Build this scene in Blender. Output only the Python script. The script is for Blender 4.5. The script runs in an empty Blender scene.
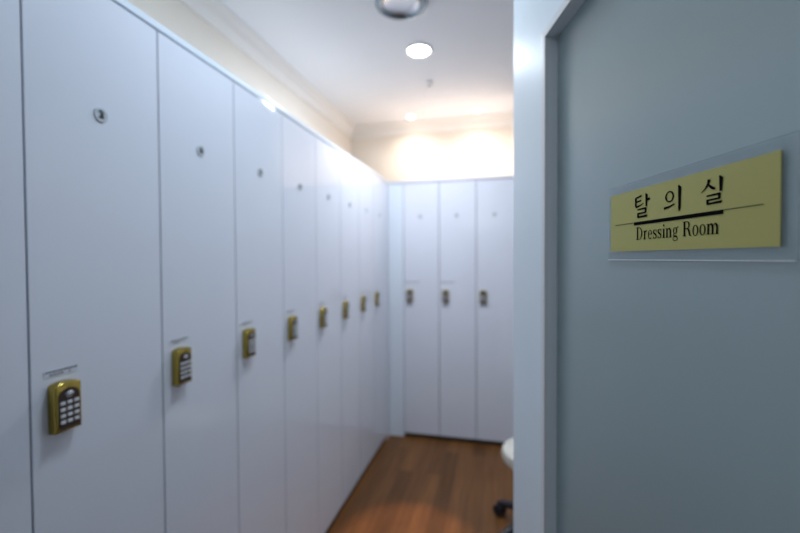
import bpy, bmesh, math
from mathutils import Matrix, Vector
PI = math.pi
S = bpy.context.scene
COL = S.collection

# ------------------------------------------------------------------ camera
YAW, PITCH, ROLL, CAMZ = .2381, -.0202, .0049, 1.4676
cd = bpy.data.cameras.new('camera')
cam = bpy.data.objects.new('camera', cd); COL.objects.link(cam)
cam.matrix_world = (Matrix.Translation((0, 0, CAMZ)) @ Matrix.Rotation(YAW, 4, 'Z')
                    @ Matrix.Rotation(PI/2 + PITCH, 4, 'X') @ Matrix.Rotation(-ROLL, 4, 'Z'))
cd.sensor_width = 36; cd.lens = 405/800*36
cd.clip_start = .02; cd.clip_end = 50
cd.dof.use_dof = True; cd.dof.focus_distance = .43; cd.dof.aperture_fstop = 2.9
S.camera = cam

# ------------------------------------------------------------------ world, lights, exposure
w = bpy.data.worlds.new('world'); S.world = w; w.use_nodes = True
w.node_tree.nodes['Background'].inputs[0].default_value = (.62, .76, 1, 1)
w.node_tree.nodes['Background'].inputs[1].default_value = .05
S.view_settings.view_transform = 'Standard'; S.view_settings.look = 'None'
S.view_settings.exposure = 0; S.view_settings.gamma = 1; S.view_settings.use_curve_mapping = False

def light(name, kind, loc, col, power, size=.1, rot=(0, 0, 0), angle=None, blend=.5):
    l = bpy.data.lights.new(name, kind); l.color = col; l.energy = power
    if kind == 'AREA': l.shape = 'DISK'; l.size = size
    else: l.shadow_soft_size = size
    if kind == 'SPOT': l.spot_size = angle; l.spot_blend = blend
    o = bpy.data.objects.new(name, l); COL.objects.link(o); o.location = loc; o.rotation_euler = rot
    return o
CZ = 2.73                                    # ceiling height
DOWN = (-.467, 2.441)
WASH = [(-.753, 3.543), (-.175, 3.518)]
RING = (-.463, 1.962)
NEAR = (-.30, 1.08)                           # position of the added near fill light, no fixture modelled
light('downlight_beam', 'AREA', (*DOWN, CZ-.045), (.84, .91, 1), 21, .14)
for x, y in WASH:
    light('wall_washer_beam', 'SPOT', (x, y, CZ-.03), (1, .82, .66), 9, .03, angle=math.radians(150), blend=.9)
light('near_fill_light', 'AREA', (*NEAR, CZ-.04), (.70, .86, 1), 13, .3)  # unseen cool fill, added to brighten locker tops and door leaf
upfill = light('ceiling_upfill_light', 'AREA', (-.42, 3.50, 2.16), (1, .74, .56), 1.8, .9, rot=(PI, 0, 0))  # hidden warm fill added to brighten far ceiling and wall, no strip there
upfill.data.shape = 'ELLIPSE'; upfill.data.size = 1.2; upfill.data.size_y = .12
light('ring_fixture_beam', 'SPOT', (RING[0], RING[1], CZ-.012), (1, .62, .34), 210, .03, angle=math.radians(18), blend=.5)
light('rear_fill_light', 'AREA', (-.3, -1.0, 2.3), (.85, .90, 1), 3.5, .9, rot=(math.radians(40), 0, 0))  # unseen fill added behind the camera, shines in through the doorway

# ------------------------------------------------------------------ materials
def mat(name, col, rough=.5, metal=0, emit=None, es=0, trans=0, ior=1.45, coat=0):
    m = bpy.data.materials.new(name); m.use_nodes = True
    b = m.node_tree.nodes['Principled BSDF']
    b.inputs['Base Color'].default_value = (*col, 1)
    b.inputs['Roughness'].default_value = rough; b.inputs['Metallic'].default_value = metal
    b.inputs['IOR'].default_value = ior; b.inputs['Transmission Weight'].default_value = trans
    b.inputs['Coat Weight'].default_value = coat; b.inputs['Coat Roughness'].default_value = .05
    if emit: b.inputs['Emission Color'].default_value = (*emit, 1); b.inputs['Emission Strength'].default_value = es
    return m
def mottled(name, c1, c2, scale, rough, bump=0, **k):
    m = mat(name, c1, rough, **k); t = m.node_tree; b = t.nodes['Principled BSDF']
    tc = t.nodes.new('ShaderNodeTexCoord'); n = t.nodes.new('ShaderNodeTexNoise'); n.inputs['Scale'].default_value = scale
    n.inputs['Detail'].default_value = 4
    r = t.nodes.new('ShaderNodeMix'); r.data_type = 'RGBA'
    r.inputs['A'].default_value = (*c1, 1); r.inputs['B'].default_value = (*c2, 1)
    t.links.new(tc.outputs['Object'], n.inputs['Vector']); t.links.new(n.outputs['Fac'], r.inputs['Factor'])
    t.links.new(r.outputs['Result'], b.inputs['Base Color'])
    if bump:
        bp = t.nodes.new('ShaderNodeBump'); bp.inputs['Strength'].default_value = bump; bp.inputs['Distance'].default_value = .002
        t.links.new(n.outputs['Fac'], bp.inputs['Height']); t.links.new(bp.outputs['Normal'], b.inputs['Normal'])
    return m
M = {}
M['laminate'] = mottled('white_laminate', (.66, .68, .76), (.69, .71, .78), 3, .09, ior=1.5)
M['carcass'] = mat('grey_carcass', (.10, .11, .13), .6)
M['filler'] = mottled('blue_white_board', (.66, .72, .80), (.69, .74, .81), 3, .2)
M['plinth'] = mat('dark_plinth', (.03, .022, .018), .5)
M['wall'] = mottled('cream_wallpaper', (.82, .76, .67), (.85, .79, .71), 8, .8, .1)
M['paint'] = mottled('white_paint', (.78, .79, .80), (.80, .81, .82), 8, .7, .05)
M['ceiling'] = mottled('ceiling_paint', (.86, .87, .89), (.88, .885, .90), 5, .85, .05)
M['crown'] = mottled('crown_paint', (.86, .83, .79), (.88, .85, .81), 5, .6)
M['gold'] = mottled('brushed_gold', (.38, .28, .06), (.46, .35, .09), 60, .16, metal=1)
M['black'] = mat('black_plastic', (.035, .017, .012), .3)
M['key'] = mat('silver_key', (.72, .73, .75), .3, .3)
M['chrome'] = mat('chrome', (.55, .57, .60), .18, 1)
M['numplate'] = mat('clear_disc', (.46, .50, .53), .3)
M['ink'] = mat('dark_ink', (.02, .025, .03), .5)
M['label'] = mat('pale_label', (.64, .66, .73), .4)
M['labelink'] = mat('grey_label_print', (.16, .15, .18), .6)
M['doorwhite'] = mottled('white_door_lacquer', (.80, .86, .90), (.82, .88, .92), 4, .36)
M['signgold'] = mottled('gold_film', (.50, .46, .13), (.53, .48, .145), 12, .5)
M['sink'] = mat('black_print', (.008, .008, .009), .9, ior=1.05)
M['acrylic'] = mat('clear_acrylic', (.97, .985, .99), .02, trans=1, ior=1.15)
M['lens'] = mat('lamp_lens', (1, 1, 1), .4, emit=(.96, .97, 1), es=30)
M['warmlens'] = mat('warm_lamp_lens', (1, 1, 1), .4, emit=(1, .88, .66), es=22)
M['trimwhite'] = mat('white_trim', (.8, .8, .8), .4)
M['darkrim'] = mat('dark_steel_rim', (.20, .24, .27), .25, 1)
M['reflector'] = mat('satin_reflector', (.62, .60, .60), .22, .9)
M['vinyl'] = mottled('cream_vinyl', (.60, .58, .51), (.62, .60, .54), 20, .4)
M['blackmetal'] = mat('black_base', (.012, .013, .02), .35)

# frosted glass of the open door
m = mat('frosted_glass', (.45, .56, .57), .24, trans=.45, ior=1.8); M['frost'] = m

# wood floor: boards run along the locker row
m = mat('wood_floor', (.3, .14, .06), .38, ior=1.35); t = m.node_tree; b = t.nodes['Principled BSDF']
tc = t.nodes.new('ShaderNodeTexCoord'); mp = t.nodes.new('ShaderNodeMapping'); mp.inputs['Rotation'].default_value = (0, 0, PI/2)
br = t.nodes.new('ShaderNodeTexBrick'); br.inputs['Scale'].default_value = 1; br.inputs['Brick Width'].default_value = .9
br.inputs['Row Height'].default_value = .095; br.inputs['Mortar Size'].default_value = .0012; br.offset = .37
br.inputs['Color1'].default_value = (.10, .042, .012, 1); br.inputs['Color2'].default_value = (.18, .078, .024, 1)
br.inputs['Mortar'].default_value = (.07, .03, .015, 1); br.inputs['Bias'].default_value = 0
t.links.new(tc.outputs['Object'], mp.inputs['Vector']); t.links.new(mp.outputs['Vector'], br.inputs['Vector'])
mp2 = t.nodes.new('ShaderNodeMapping'); mp2.inputs['Scale'].default_value = (22, 1.6, 1)
nz = t.nodes.new('ShaderNodeTexNoise'); nz.inputs['Scale'].default_value = 1.6; nz.inputs['Detail'].default_value = 6
t.links.new(tc.outputs['Object'], mp2.inputs['Vector']); t.links.new(mp2.outputs['Vector'], nz.inputs['Vector'])
mx = t.nodes.new('ShaderNodeMix'); mx.data_type = 'RGBA'; mx.blend_type = 'MULTIPLY'; mx.inputs['Factor'].default_value = .6
cr = t.nodes.new('ShaderNodeValToRGB'); cr.color_ramp.elements[0].color = (.55, .5, .45, 1); cr.color_ramp.elements[1].color = (1.25, 1.2, 1.15, 1)
cr.color_ramp.elements[0].position = .3; cr.color_ramp.elements[1].position = .7
t.links.new(nz.outputs['Fac'], cr.inputs['Fac']); t.links.new(br.outputs['Color'], mx.inputs['A']); t.links.new(cr.outputs['Color'], mx.inputs['B'])
t.links.new(mx.outputs['Result'], b.inputs['Base Color']); M['floor'] = m

# ------------------------------------------------------------------ helpers
def box(bm, x0, x1, y0, y1, z0, z1, bev=0, seg=2):
    r = bmesh.ops.create_cube(bm, size=1)
    vs = r['verts']
    for v in vs:
        v.co = Vector(((x0+x1)/2 + v.co.x*(x1-x0), (y0+y1)/2 + v.co.y*(y1-y0), (z0+z1)/2 + v.co.z*(z1-z0)))
    if bev:
        es = list({e for v in vs for e in v.link_edges})
        bmesh.ops.bevel(bm, geom=es, offset=bev, segments=seg, profile=.7, affect='EDGES')
def obj(name, bm, m, parent=None, smooth=False, loc=None):
    me = bpy.data.meshes.new(name)
    bmesh.ops.recalc_face_normals(bm, faces=bm.faces)
    bm.to_mesh(me); bm.free()
    me.materials.append(M[m])
    if smooth:
        me.shade_smooth(); me.set_sharp_from_angle(angle=math.radians(40))
    o = bpy.data.objects.new(name, me); COL.objects.link(o)
    if parent: o.parent = parent
    if loc: o.location = loc
    return o
def bx(name, m, parent, *a, bev=0, **k):
    bm = bmesh.new(); box(bm, *a, bev=bev); return obj(name, bm, m, parent, **k)
def struct(o): o['kind'] = 'structure'; return o
def tag(o, label, cat, group=None):
    o['label'] = label; o['category'] = cat
    if group: o['group'] = group
    return o
def thing(name, label, cat, loc=(0, 0, 0), rotz=0, group=None):
    o = bpy.data.objects.new(name, None); COL.objects.link(o); o.empty_display_size = .1
    o.location = loc; o.rotation_euler = (0, 0, rotz)
    return tag(o, label, cat, group)
def lathe(bm, prof, n=40, cap=True, mtx=None):
    rings = []
    for r, z in prof:
        rings.append([bm.verts.new((r*math.cos(2*PI*i/n), r*math.sin(2*PI*i/n), z)) for i in range(n)])
    for a, b in zip(rings, rings[1:]):
        for i in range(n):
            bm.faces.new((a[i], a[(i+1) % n], b[(i+1) % n], b[i]))
    if cap:
        bm.faces.new(rings[0][::-1]); bm.faces.new(rings[-1])
    if mtx is not None:
        for rr in rings:
            for v in rr: v.co = mtx @ v.co
def prism(bm, pts, y0, y1):
    """outline in x,z extruded along y"""
    a = [bm.verts.new((x, y0, z)) for x, z in pts]; b = [bm.verts.new((x, y1, z)) for x, z in pts]
    bm.faces.new(a); bm.faces.new(b[::-1])
    n = len(pts)
    for i in range(n): bm.faces.new((a[i], b[i], b[(i+1) % n], a[(i+1) % n]))

# ------------------------------------------------------------------ room shell
XL, YC, YB, XW = -.8796, 3.22, 3.733, -1.385      # locker front, far locker front, far wall, left wall
XR, YF, LH = 1.30, 0.0, 2.099
FX0, FP = -.7513, .2915
PIERX = FX0 + 3*FP + .004
struct(bx('floor', 'floor', None, XW-.1, XR+.1, -1.6, YB+.1, -.1, 0))
struct(bx('ceiling', 'ceiling', None, XW-.1, XR+.1, YF-.12, YB+.1, CZ, CZ+.1))
struct(bx('wall_left', 'wall', None, XW-.1, XW, YF-.12, YB+.1, 0, CZ))
struct(bx('wall_back', 'wall', None, XW, XR, YB, YB+.1, 0, CZ))
struct(bx('wall_right', 'paint', None, XR, XR+.1, YF-.12, YB+.1, 0, CZ))
struct(bx('wall_recess', 'paint', None, PIERX, XR, YC, YB, 0, CZ))
bm = bmesh.new(); box(bm, XW, -.52, YF-.12, YF-.02, 0, CZ); box(bm, .33, XR, YF-.12, YF-.02, 0, CZ); box(bm, -.52, .33, YF-.12, YF-.02, 2.14, CZ)
struct(obj('wall_front', bm, 'paint'))
def crown(name, m, a, b, inward):
    """crown moulding swept from a to b; inward = unit vector into the room"""
    prof = [(0, -.105), (.012, -.105), (.014, -.090), (.030, -.066), (.040, -.036), (.056, -.016), (.066, -.012), (.066, 0), (0, 0)]
    bm = bmesh.new(); A = [bm.verts.new((a[0]+inward[0]*p, a[1]+inward[1]*p, CZ+q)) for p, q in prof]
    B = [bm.verts.new((b[0]+inward[0]*p, b[1]+inward[1]*p, CZ+q)) for p, q in prof]
    bm.faces.new(A); bm.faces.new(B[::-1]); n = len(prof)
    for i in range(n): bm.faces.new((A[i], B[i], B[(i+1) % n], A[(i+1) % n]))
    return struct(obj(name, bm, m))
crown('trim_1', 'crown', (XW, YF), (XW, YB), (1, 0))
crown('trim_2', 'crown', (XW, YB), (PIERX, YB), (0, -1))

# ------------------------------------------------------------------ lockers
LW = .3183
DT = 2.074                                     # top of the doors
def text_mesh(s, size):
    c = bpy.data.curves.new('t', 'FONT'); c.body = s; c.size = size; c.align_x = 'CENTER'; c.align_y = 'CENTER'; c.extrude = .0002
    c.offset = size*.03
    o = bpy.data.objects.new('t', c); COL.objects.link(o)
    bpy.context.view_layer.update()
    me = bpy.data.meshes.new_from_object(o.evaluated_get(bpy.context.evaluated_depsgraph_get()))
    bpy.data.objects.remove(o); bpy.data.curves.remove(c)
    me.transform(Matrix.Rotation(PI/2, 4, 'X')); me.materials.clear(); me.materials.append(M['ink'])
    return me
def rounded_arch(w_, h0, h1, arch, n=10):
    """outline: flat bottom at h0, sides to h1, arched top rising by arch"""
    pts = [(-w_, h0), (w_, h0)]
    for i in range(n+1):
        a = PI*i/n; pts.append((w_*math.cos(a), h1 + arch*math.sin(a)))
    return pts
def make_locker(width, disc_x, lock_x, lock_z, disc_z, label_w):
    t = thing('locker', '-', 'locker')
    g = .0022
    bx('door', 'laminate', t, g, width-g, 0, .020, .036, DT, bev=.0012)
    bm = bmesh.new()
    box(bm, .0008, .016, .023, .48, .036, DT); box(bm, width-.016, width-.0008, .023, .48, .036, DT)
    box(bm, .016, width-.016, .466, .48, .036, DT)
    for z0 in (.036, 1.74, DT-.016): box(bm, .016, width-.016, .023, .466, z0, z0+.016)
    obj('carcass', bm, 'carcass', t)
    bx('plinth', 'plinth', t, .0008, width-.0008, .012, .47, 0, .0355)
    # keypad lock ------------------------------------------------
    bm = bmesh.new(); hw = .0265
    outline = [(-hw, -.050), (hw, -.050), (hw, .044)] + [(hw*math.cos(PI*i/8), .044+.008*math.sin(PI*i/8)) for i in range(1, 8)] + [(-hw, .044)]
    prism(bm, outline, -.020, -.0004)
    es = [e for e in bm.edges if all(abs(v.co.y+.020) < 1e-6 for v in e.verts)]
    bmesh.ops.bevel(bm, geom=es, offset=.004, segments=3, profile=.6, affect='EDGES')
    k = obj('keypad_lock', bm, 'gold', t, True, (lock_x, 0, lock_z))
    bm = bmesh.new(); prism(bm, rounded_arch(.0205, -.044, .022, .017), -.0216, -.0195)
    obj('lock_face', bm, 'black', k)
    bm = bmesh.new(); lathe(bm, [(.0085, 0), (.0085, .0015), (.006, .0032), (.002, .0036)], 24, mtx=Matrix.Translation((.0, -.0212, .026)) @ Matrix.Rotation(PI/2, 4, 'X') @ Matrix.Diagonal((1, .72, 1, 1)))
    obj('lock_emblem', bm, 'chrome', k, True)
    kb = None
    for r in range(4):
        for c in range(3):
            if kb is None:
                bm = bmesh.new(); box(bm, -.0047, .0047, -.0238, -.0214, -.0033, .0033, bev=.0012)
                kb = o = obj('key', bm, 'key', k, True)
            else:
                o = kb.copy(); COL.objects.link(o); o.parent = k
            o.location = (-.0135+c*.0135, 0, .0095-r*.0128)
    # number disc ------------------------------------------------
    bm = bmesh.new(); lathe(bm, [(.0165, 0), (.0165, .0016), (.0150, .0026), (.0135, .0022)], 32, mtx=Matrix.Rotation(PI/2, 4, 'X'))
    d = obj('number_disc', bm, 'numplate', t, True, (disc_x, -.0003, disc_z))
    # printed label ----------------------------------------------
    if label_w:
        lb = bx('label_strip', 'label', t, -label_w/2, label_w/2, -.0009, -.0002, -.007, .007, loc=(lock_x + (label_w/2-.04 if label_w > .1 else .001), 0, lock_z+(.110 if label_w > .1 else .071)))
        bm = bmesh.new(); x = -label_w/2+.003; i = 0
        while x < label_w/2-.008:
            wd = .004+.0035*((i*7) % 3)/2
            box(bm, x, x+wd, -.0012, -.0008, .0012, .0050)
            if x < label_w*.25 and i % 5: box(bm, x+.002, x+.002+wd, -.0012, -.0008, -.0048, -.0018)
            x += wd+.0014; i += 1
        obj('label_print', bm, 'labelink', lb)
    return t
def copy_tree(o, parent=None):
    c = o.copy(); COL.objects.link(c); c.parent = parent
    for ch in list(o.children): copy_tree(ch, c)
    return c
protoL = make_locker(LW, .1552, .0575, 1.1668, 1.7966, .068)
protoF = make_locker(FP, .140, .052, 1.163, 1.8025, .125)
protoN = make_locker(FP, .140, .054, 1.163, 1.8025, 0)
def place(proto, used, x, y, rz, label, group, num):
    t = copy_tree(proto) if proto in used else proto
    used.add(proto); t.location = (x, y, 0); t.rotation_euler = (0, 0, rz); t['label'] = label; t['group'] = group
    d = [c for c in t.children if c.name.startswith('number_disc')][0]
    n = bpy.data.objects.new('numeral', text_mesh(num, .024 if len(num) == 1 else .016)); COL.objects.link(n)
    n.parent = d; n.location = (0, -.0028, 0)
used = set()
labs = ['white locker door at far left, cut off by the edge of the photo',
        'nearest complete white locker, with the largest gold keypad lock and clear number disc',
        'second complete white locker from the front in the left row',
        'third complete white locker from the front in the left row',
        'fourth complete white locker from the front in the left row',
        'fifth complete white locker from the front in the left row',
        'sixth complete white locker in the left row, third from the far corner',
        'second white locker of the left row from the far corner',
        'last white locker of the left row, narrow in view beside the corner strip']
for k in range(-1, 8):
    place(protoL, used, XL, .5867+LW*k, PI/2, labs[k+1], 'white lockers of the left row', str(k+3))
place(protoF, used, FX0, YC, 0, 'white locker at the left of the far row, next to the corner strip', 'white lockers of the far row', '11')
place(protoF, used, FX0+FP, YC, 0, 'middle white locker of the three in the far row', 'white lockers of the far row', '12')
place(protoN, used, FX0+2*FP, YC, 0, 'white locker at the right of the far row, beside the open door, no printed label', 'white lockers of the far row', '13')

# corner strip, cover boards
tag(bx('corner_filler_panel', 'filler', None, XL+.002, FX0-.002, YC, YC+.018, 0, DT), 'bluish white corner strip between the two locker rows', 'panel')
tag(bx('side_filler_panel', 'laminate', None, XL-.018, XL, .5867+LW*8+.002, YC+.018, 0, DT), 'narrow white strip after the last locker of the left row', 'panel')
y0 = .5867-LW
tag(bx('cover_board', 'filler', None, XL-.49, XL, y0, YC+.018, DT+.007, LH, bev=.001), 'long white cover board on top of the left locker row', 'board', 'cover boards on the lockers')
tag(bx('cover_board', 'laminate', None, XL+.001, PIERX-.002, YC, YB-.02, DT+.007, LH-.002, bev=.001), 'thin white cover board on top of the far locker row', 'board', 'cover boards on the lockers')

# ------------------------------------------------------------------ open door leaf with frosted glass
P0 = Vector((.03470139, .98600178, 0)); P1 = Vector((.29823748, .02135224, 0))
dang = math.atan2(P1.y-P0.y, P1.x-P0.x)
# local axes: +x runs from the free edge towards the camera, +y points to the hidden side, -y... checked below
door = bpy.data.objects.new('door_1', None); COL.objects.link(door); door.location = P0; door.rotation_euler = (0, 0, dang); door['kind'] = 'structure'
ny = -1 if Vector((math.cos(dang+PI/2), math.sin(dang+PI/2))).x > 0 else 1      # sign of local y on the visible side
def Y(d): return ny*d                             # d > 0: towards the visible side
FACE, BACK, GL = .014, -.026, -.0035
T0, T1, ZT = .045, .93, 2.10
A0, A1, Z0, Z1 = .237, .78, .25, 1.852            # opening, see measurements
ys = sorted((Y(FACE), Y(BACK)))
bm = bmesh.new(); box(bm, T0, A0, *ys, .008, ZT, bev=.001); box(bm, A1, T1, *ys, .008, ZT, bev=.001)
box(bm, A0-.0005, A1+.0005, *ys, Z1, ZT); box(bm, A0-.0005, A1+.0005, *ys, .008, Z0)
obj('door_frame', bm, 'doorwhite', door)
bw = .016
bm = bmesh.new(); ys = sorted((Y(FACE-.001), Y(FACE+.005)))
box(bm, A0-bw, A0, *ys, Z0-bw, Z1+bw, bev=.0012); box(bm, A1, A1+bw, *ys, Z0-bw, Z1+bw, bev=.0012)
box(bm, A0, A1, *ys, Z1, Z1+bw, bev=.0012); box(bm, A0, A1, *ys, Z0-bw, Z0, bev=.0012)
obj('glazing_bead', bm, 'trimwhite', door)
bx('glass_pane', 'frost', door, A0-.004, A1+.004, *sorted((Y(GL), Y(GL-.008))), Z0-.004, Z1+.004)

# sign on the glass -------------------------------------------------------
sign = thing('door_sign', 'clear acrylic sign with gold plate reading Dressing Room on the frosted glass door', 'sign', P0, dang)
GLT, GRT, GB, GT = .4154, .6464, 1.475, 1.5473
bx('acrylic_plate', 'acrylic', sign, .4066, .6577, *sorted((Y(GL+.0003), Y(-.0012))), 1.4649, 1.558, bev=.0006)
bx('edge_highlight', 'trimwhite', sign, .4072, .6572, *sorted((Y(GL+.0004), Y(-.0011))), 1.4638, 1.4648)  # white bar painting the bright line of light along the plate's bottom edge
bx('gold_plate', 'signgold', sign, GLT, GRT, *sorted((Y(-.0010), Y(0))), GB, GT)
def ink(name, polys):
    bm = bmesh.new()
    for p in polys:
        f = [bm.verts.new((x, Y(.0003), z)) for x, z in p]
        if len(f) > 2: bm.faces.new(f)
    return obj(name, bm, 'sink', sign)
def stroke(out, pts, wd, T=lambda p: p):
    """variable-width stroke as quads; wd = list of (wx) widths"""
    if not isinstance(wd, (list, tuple)): wd = [wd]*len(pts)
    wd = [q*1.22 for q in wd]
    L, R = [], []
    for i, p in enumerate(pts):
        a = pts[max(i-1, 0)]; b = pts[min(i+1, len(pts)-1)]
        dx, dz = b[0]-a[0], b[1]-a[1]; l = math.hypot(dx, dz) or 1
        nx, nz_ = -dz/l, dx/l; h = wd[i]/2
        L.append(T((p[0]+nx*h, p[1]+nz_*h))); R.append(T((p[0]-nx*h, p[1]-nz_*h)))
    for i in range(len(pts)-1): out.append([L[i], L[i+1], R[i+1], R[i]])
def bez(a, b, c, n=6): return [((1-t)**2*a[0]+2*t*(1-t)*b[0]+t*t*c[0], (1-t)**2*a[1]+2*t*(1-t)*b[1]+t*t*c[1]) for t in [i/n for i in range(n+1)]]
def cell(x0, x1, z0, z1): return lambda p: (x0+p[0]*(x1-x0), z0+p[1]*(z1-z0))
def ring_(out, cx, cz, rx, rz, thx, thz, T, a0=0, a1=360, n=22):
    """modulated ring: thickness thx at the sides, thz at top and bottom"""
    for i in range(n):
        q = []
        for j in (i, i+1):
            a = math.radians(a0+(a1-a0)*j/n); c, s = math.cos(a), math.sin(a)
            q.append((T((cx+rx*c, cz+rz*s)), T((cx+(rx-thx)*c, cz+(rz-thz)*s))))
        out.append([q[0][0], q[1][0], q[1][1], q[0][1]])
def rieul(o, T, x0, x1, z0, z1):
    zm = (z0+z1)/2
    stroke(o, [(x0, z1-.01), (x1, z1+.01)], [.05, .07], T); stroke(o, [(x1-.03, z1+.03), (x1-.04, zm-.02)], [.10, .08], T)
    stroke(o, [(x1-.02, zm), (x0+.03, zm-.01)], [.06, .06], T); stroke(o, [(x0+.04, zm+.02), (x0+.05, z0)], [.09, .09], T)
    stroke(o, [(x0+.01, z0+.01), (x1+.03, z0+.03)], [.06, .08], T); stroke(o, [(x1-.02, z0+.06), (x1+.06, z0+.02)], [.03, .10], T)
k1 = []; T = cell(.4666, .4965, 1.5135, 1.5395)      # tal
stroke(k1, [(.06, .90), (.46, .97)], [.05, .07], T); stroke(k1, [(.10, .93), (.10, .52)], [.10, .08], T)
stroke(k1, [(.10, .72), (.44, .76)], [.05, .06], T); stroke(k1, bez((.08, .50), (.30, .50), (.58, .62)), [.07, .06, .06, .06, .05, .04, .03], T)
stroke(k1, [(.70, 1.03), (.76, .95), (.75, .46)], [.04, .12, .08], T); stroke(k1, [(.76, .74), (.96, .76)], [.07, .09], T)
rieul(k1, T, .20, .74, .02, .38)
ink('korean_syllable', k1); k1 = []
T = cell(.5180, .5446, 1.5142, 1.5388)               # ui
ring_(k1, .34, .66, .25, .24, .085, .055, T)
stroke(k1, [(.02, .20), (.30, .23), (.62, .32)], [.08, .07, .04], T)
stroke(k1, [(.82, 1.06), (.89, .96), (.88, .10), (.86, -.02)], [.04, .14, .10, .02], T)
ink('korean_syllable', k1); k1 = []
T = cell(.5690, .5965, 1.5152, 1.5382)               # sil
stroke(k1, bez((.36, 1.0), (.34, .72), (.02, .52)), [.12, .10, .08, .07, .05, .04, .02], T)
stroke(k1, bez((.34, .80), (.44, .66), (.62, .58)), [.04, .06, .08, .09, .09, .08, .06], T)
stroke(k1, [(.78, 1.06), (.85, .96), (.84, .46)], [.04, .13, .09], T)
rieul(k1, T, .26, .82, .02, .36)
ink('korean_syllable', k1)
# serif latin letters, x-height 1, cap height 1.45
def serif(o, x, z, wd, T): o.append([T((x-wd, z-.035)), T((x+wd, z-.035)), T((x+wd, z+.035)), T((x-wd, z+.035))])
def stem(o, x, z0, z1, T, wd=.19): stroke(o, [(x, z0), (x, z1)], wd, T)
def letter(ch, o, T):
    if ch == 'D':
        stem(o, .26, 0, 1.45, T, .2); serif(o, .26, .035, .25, T); serif(o, .26, 1.415, .25, T)
        ring_(o, .50, .725, .72, .725, .21, .07, T, -90, 90); stroke(o, [(.26, .035), (.52, .035)], .07, T); stroke(o, [(.26, 1.415), (.52, 1.415)], .07, T); return 1.40
    if ch == 'R':
        stem(o, .26, 0, 1.45, T, .2); serif(o, .26, .035, .25, T); serif(o, .26, 1.415, .25, T)
        ring_(o, .62, 1.08, .42, .37, .2, .07, T, -90, 90); stroke(o, [(.26, 1.415), (.64, 1.415)], .07, T); stroke(o, [(.26, .745), (.64, .745)], .07, T)
        stroke(o, bez((.62, .74), (.94, .70), (1.0, .25)) + [(1.08, .06), (1.28, .05)], [.08, .1, .14, .18, .2, .2, .19, .14, .05], T); return 1.36
    if ch == 'r':
        stem(o, .26, 0, .97, T); serif(o, .28, .035, .24, T); serif(o, .18, .95, .14, T)
        stroke(o, bez((.30, .66), (.42, .98), (.66, .92)), [.05, .06, .07, .09, .12, .16, .2], T); return .82
    if ch == 'e':
        ring_(o, .46, .49, .38, .52, .17, .07, T, 0, 318); stroke(o, [(.14, .54), (.82, .54)], .07, T); return .93
    if ch == 's':
        stroke(o, bez((.66, .72), (.60, 1.02), (.34, .96)), [.06]*7, T); stroke(o, bez((.36, .96), (.02, .82), (.24, .60)), [.07, .1, .14, .15, .15, .15, .15], T)
        stroke(o, [(.22, .62), (.56, .42)], [.16, .17], T); stroke(o, bez((.54, .44), (.80, .14), (.42, .03)), [.15, .15, .14, .13, .1, .08, .07], T)
        stroke(o, bez((.42, .03), (.16, .02), (.12, .30)), [.07]*7, T); stroke(o, [(.66, .98), (.66, .68)], .06, T); stroke(o, [(.13, .0), (.13, .32)], .06, T); return .82
    if ch == 'i':
        stem(o, .28, 0, .97, T); serif(o, .28, .035, .23, T); serif(o, .20, .95, .15, T); ring_(o, .28, 1.33, .12, .12, .12, .12, T); return .56
    if ch in 'nm':
        x = .26; stem(o, x, 0, .97, T); serif(o, x, .035, .22, T); serif(o, x-.08, .95, .14, T)
        for j in range(2 if ch == 'm' else 1):
            stroke(o, bez((x+.06, .70), (x+.22, 1.0), (x+.42, .93), 5) + [(x+.54, .72)], [.05, .06, .08, .1, .13, .17, .19], T)
            x += .55; stem(o, x, 0, .76, T); serif(o, x, .035, .21, T)
        return x+.30
    if ch == 'o':
        ring_(o, .48, .49, .41, .53, .17, .07, T); return .97
    if ch == 'g':
        ring_(o, .42, .66, .31, .34, .15, .07, T); stroke(o, [(.62, .88), (.80, 1.0), (.92, .98)], [.06, .08, .12], T)
        stroke(o, [(.26, .40), (.16, .24), (.26, .10)], [.06, .09, .1], T); stroke(o, [(.22, .12), (.56, .08), (.74, .0)], [.12, .15, .12], T)
        ring_(o, .44, -.16, .38, .25, .09, .07, T); return .95
def write(word, x0, x1, z, xh):
    o = []; adv = sum(letter(c, [], lambda p: p) for c in word); s = (x1-x0)/adv; x = x0
    for c in word: x += s*letter(c, o, lambda p, x=x: (x+p[0]*s, z+p[1]*xh))
    return o
ink('english_lettering', write('Dressing', .4706, .5405, 1.4880, .0100) + write('Room', .5462, .5912, 1.4880, .0100))
ink('rule_line', [[(.4659, 1.5052), (.5951, 1.5052), (.5951, 1.5090), (.4659, 1.5090)], [(.4263, 1.5080), (.6333, 1.5082), (.6333, 1.5089), (.4263, 1.5087)]])

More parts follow.
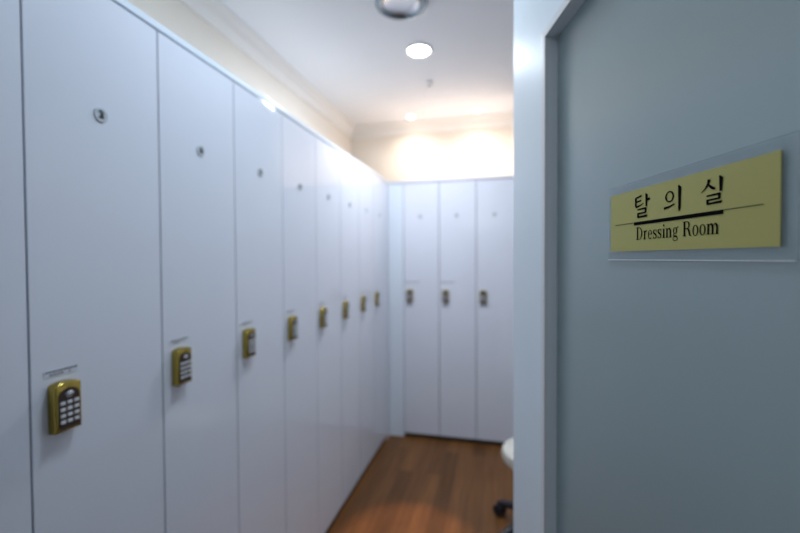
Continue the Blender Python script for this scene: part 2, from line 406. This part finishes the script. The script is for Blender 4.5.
# ------------------------------------------------------------------ ceiling fittings
def ceiling_lamp(x, y, r, m, label, group):
    t = thing('recessed_downlight', label, 'ceiling light', (x, y, CZ), 0, group)
    bm = bmesh.new(); lathe(bm, [(r*.99, -.0005), (r*1.22, -.0005), (r*1.22, -.005), (r*1.12, -.009), (r*.99, -.007)], 40, cap=False)
    bm2 = bm; obj('trim_ring', bm2, 'trimwhite', t, True)
    bm = bmesh.new(); lathe(bm, [(r*.985, -.0008), (r*.985, -.005), (r*.9, -.009), (r*.75, -.013), (r*.5, -.0165), (r*.25, -.018), (r*.01, -.0185)], 40)
    obj('lens', bm, m, t, True)
ceiling_lamp(*DOWN, .066, 'lens', 'large bright round white downlight in the ceiling', 'recessed ceiling lights')
ceiling_lamp(*WASH[0], .030, 'warmlens', 'small warm downlight near the far wall, left of the pair', 'recessed ceiling lights')
ceiling_lamp(*WASH[1], .030, 'warmlens', 'small warm downlight near the far wall, right of the pair', 'recessed ceiling lights')
t = thing('round_ceiling_fixture', 'round ceiling fixture with dark metal rim and shiny bowl at the top edge', 'ceiling light', (*RING, CZ))
bm = bmesh.new(); lathe(bm, [(.089, -.0005), (.125, -.0005), (.127, -.012), (.122, -.021), (.109, -.025), (.095, -.020), (.089, -.010)], 56, cap=False)
obj('rim', bm, 'darkrim', t, True)
bm = bmesh.new(); lathe(bm, [(.089, -.0008), (.089, -.012), (.080, -.008), (.05, -.005), (.002, -.003)], 56)
obj('bowl', bm, 'reflector', t, True)
t = thing('fire_sprinkler', 'small metal fire sprinkler hanging from the ceiling behind the big downlight', 'sprinkler', (-.476, 2.898, CZ))
bm = bmesh.new(); lathe(bm, [(.026, -.0005), (.026, -.002), (.018, -.007), (.010, -.009)], 28); obj('cover_ring', bm, 'trimwhite', t, True)
bm = bmesh.new(); lathe(bm, [(.009, -.006), (.009, -.022), (.006, -.024), (.0035, -.030), (.0035, -.044)], 20); box(bm, -.011, -.008, -.002, .002, -.045, -.018); box(bm, .008, .011, -.002, .002, -.045, -.018)
box(bm, -.011, .011, -.0021, .0021, -.046, -.043); obj('sprinkler_body', bm, 'chrome', t, True)
bm = bmesh.new(); lathe(bm, [(.015, -.0465), (.015, -.048), (.004, -.049)], 24); obj('deflector', bm, 'chrome', t, True)

# ------------------------------------------------------------------ stool
st = thing('swivel_stool', 'round swivel stool with cream seat and black castor base, mostly behind the open door', 'stool', (.205, 2.22, 0))
bm = bmesh.new(); lathe(bm, [(.06, .385), (.165, .388), (.182, .400), (.188, .425), (.182, .450), (.160, .466), (.10, .474), (.02, .476)], 48)
obj('seat', bm, 'vinyl', st, True)
bm = bmesh.new(); lathe(bm, [(.09, .365), (.09, .3845)], 28); lathe(bm, [(.014, .2), (.014, .366)], 20); obj('seat_post', bm, 'chrome', st, True)
bm = bmesh.new(); lathe(bm, [(.038, .085), (.034, .11), (.025, .13), (.025, .26), (.022, .262)], 28); obj('column', bm, 'blackmetal', st, True)
caster0 = leg0 = None
for i in range(5):
    a = math.radians(146+72*i)
    if leg0 is None:
        bm = bmesh.new(); pts = [(.025, .115, .026, .022), (.12, .105, .022, .018), (.21, .078, .018, .014), (.245, .072, .015, .010)]
        rings = []
        for x, z, hw, hh in pts:
            rings.append([bm.verts.new((x, s*hw, z+u*hh)) for s, u in ((-1, -1), (1, -1), (1, .4), (.5, 1), (-.5, 1), (-1, .4))])
        for r0, r1 in zip(rings, rings[1:]):
            for j in range(6): bm.faces.new((r0[j], r0[(j+1) % 6], r1[(j+1) % 6], r1[j]))
        bm.faces.new(rings[0]); bm.faces.new(rings[-1][::-1])
        leg = leg0 = obj('leg', bm, 'blackmetal', st, True)
        bm = bmesh.new()
        for s in (-1, 1):
            lathe(bm, [(.010, 0), (.028, .001), (.032, .004), (.032, .018), (.028, .021), (.010, .022)], 24, mtx=Matrix.Translation((.238, s*.005, .0325)) @ Matrix.Rotation(-s*PI/2, 4, 'X'))
        lathe(bm, [(.006, .030), (.006, .068)], 14, mtx=Matrix.Translation((.235, 0, 0)))
        box(bm, .214, .256, -.0045, .0045, .026, .056, bev=.002)
        caster0 = obj('caster', bm, 'blackmetal', leg, True)
    else:
        leg = leg0.copy(); COL.objects.link(leg); leg.parent = st
        c = caster0.copy(); COL.objects.link(c); c.parent = leg
    leg.rotation_euler = (0, 0, a)
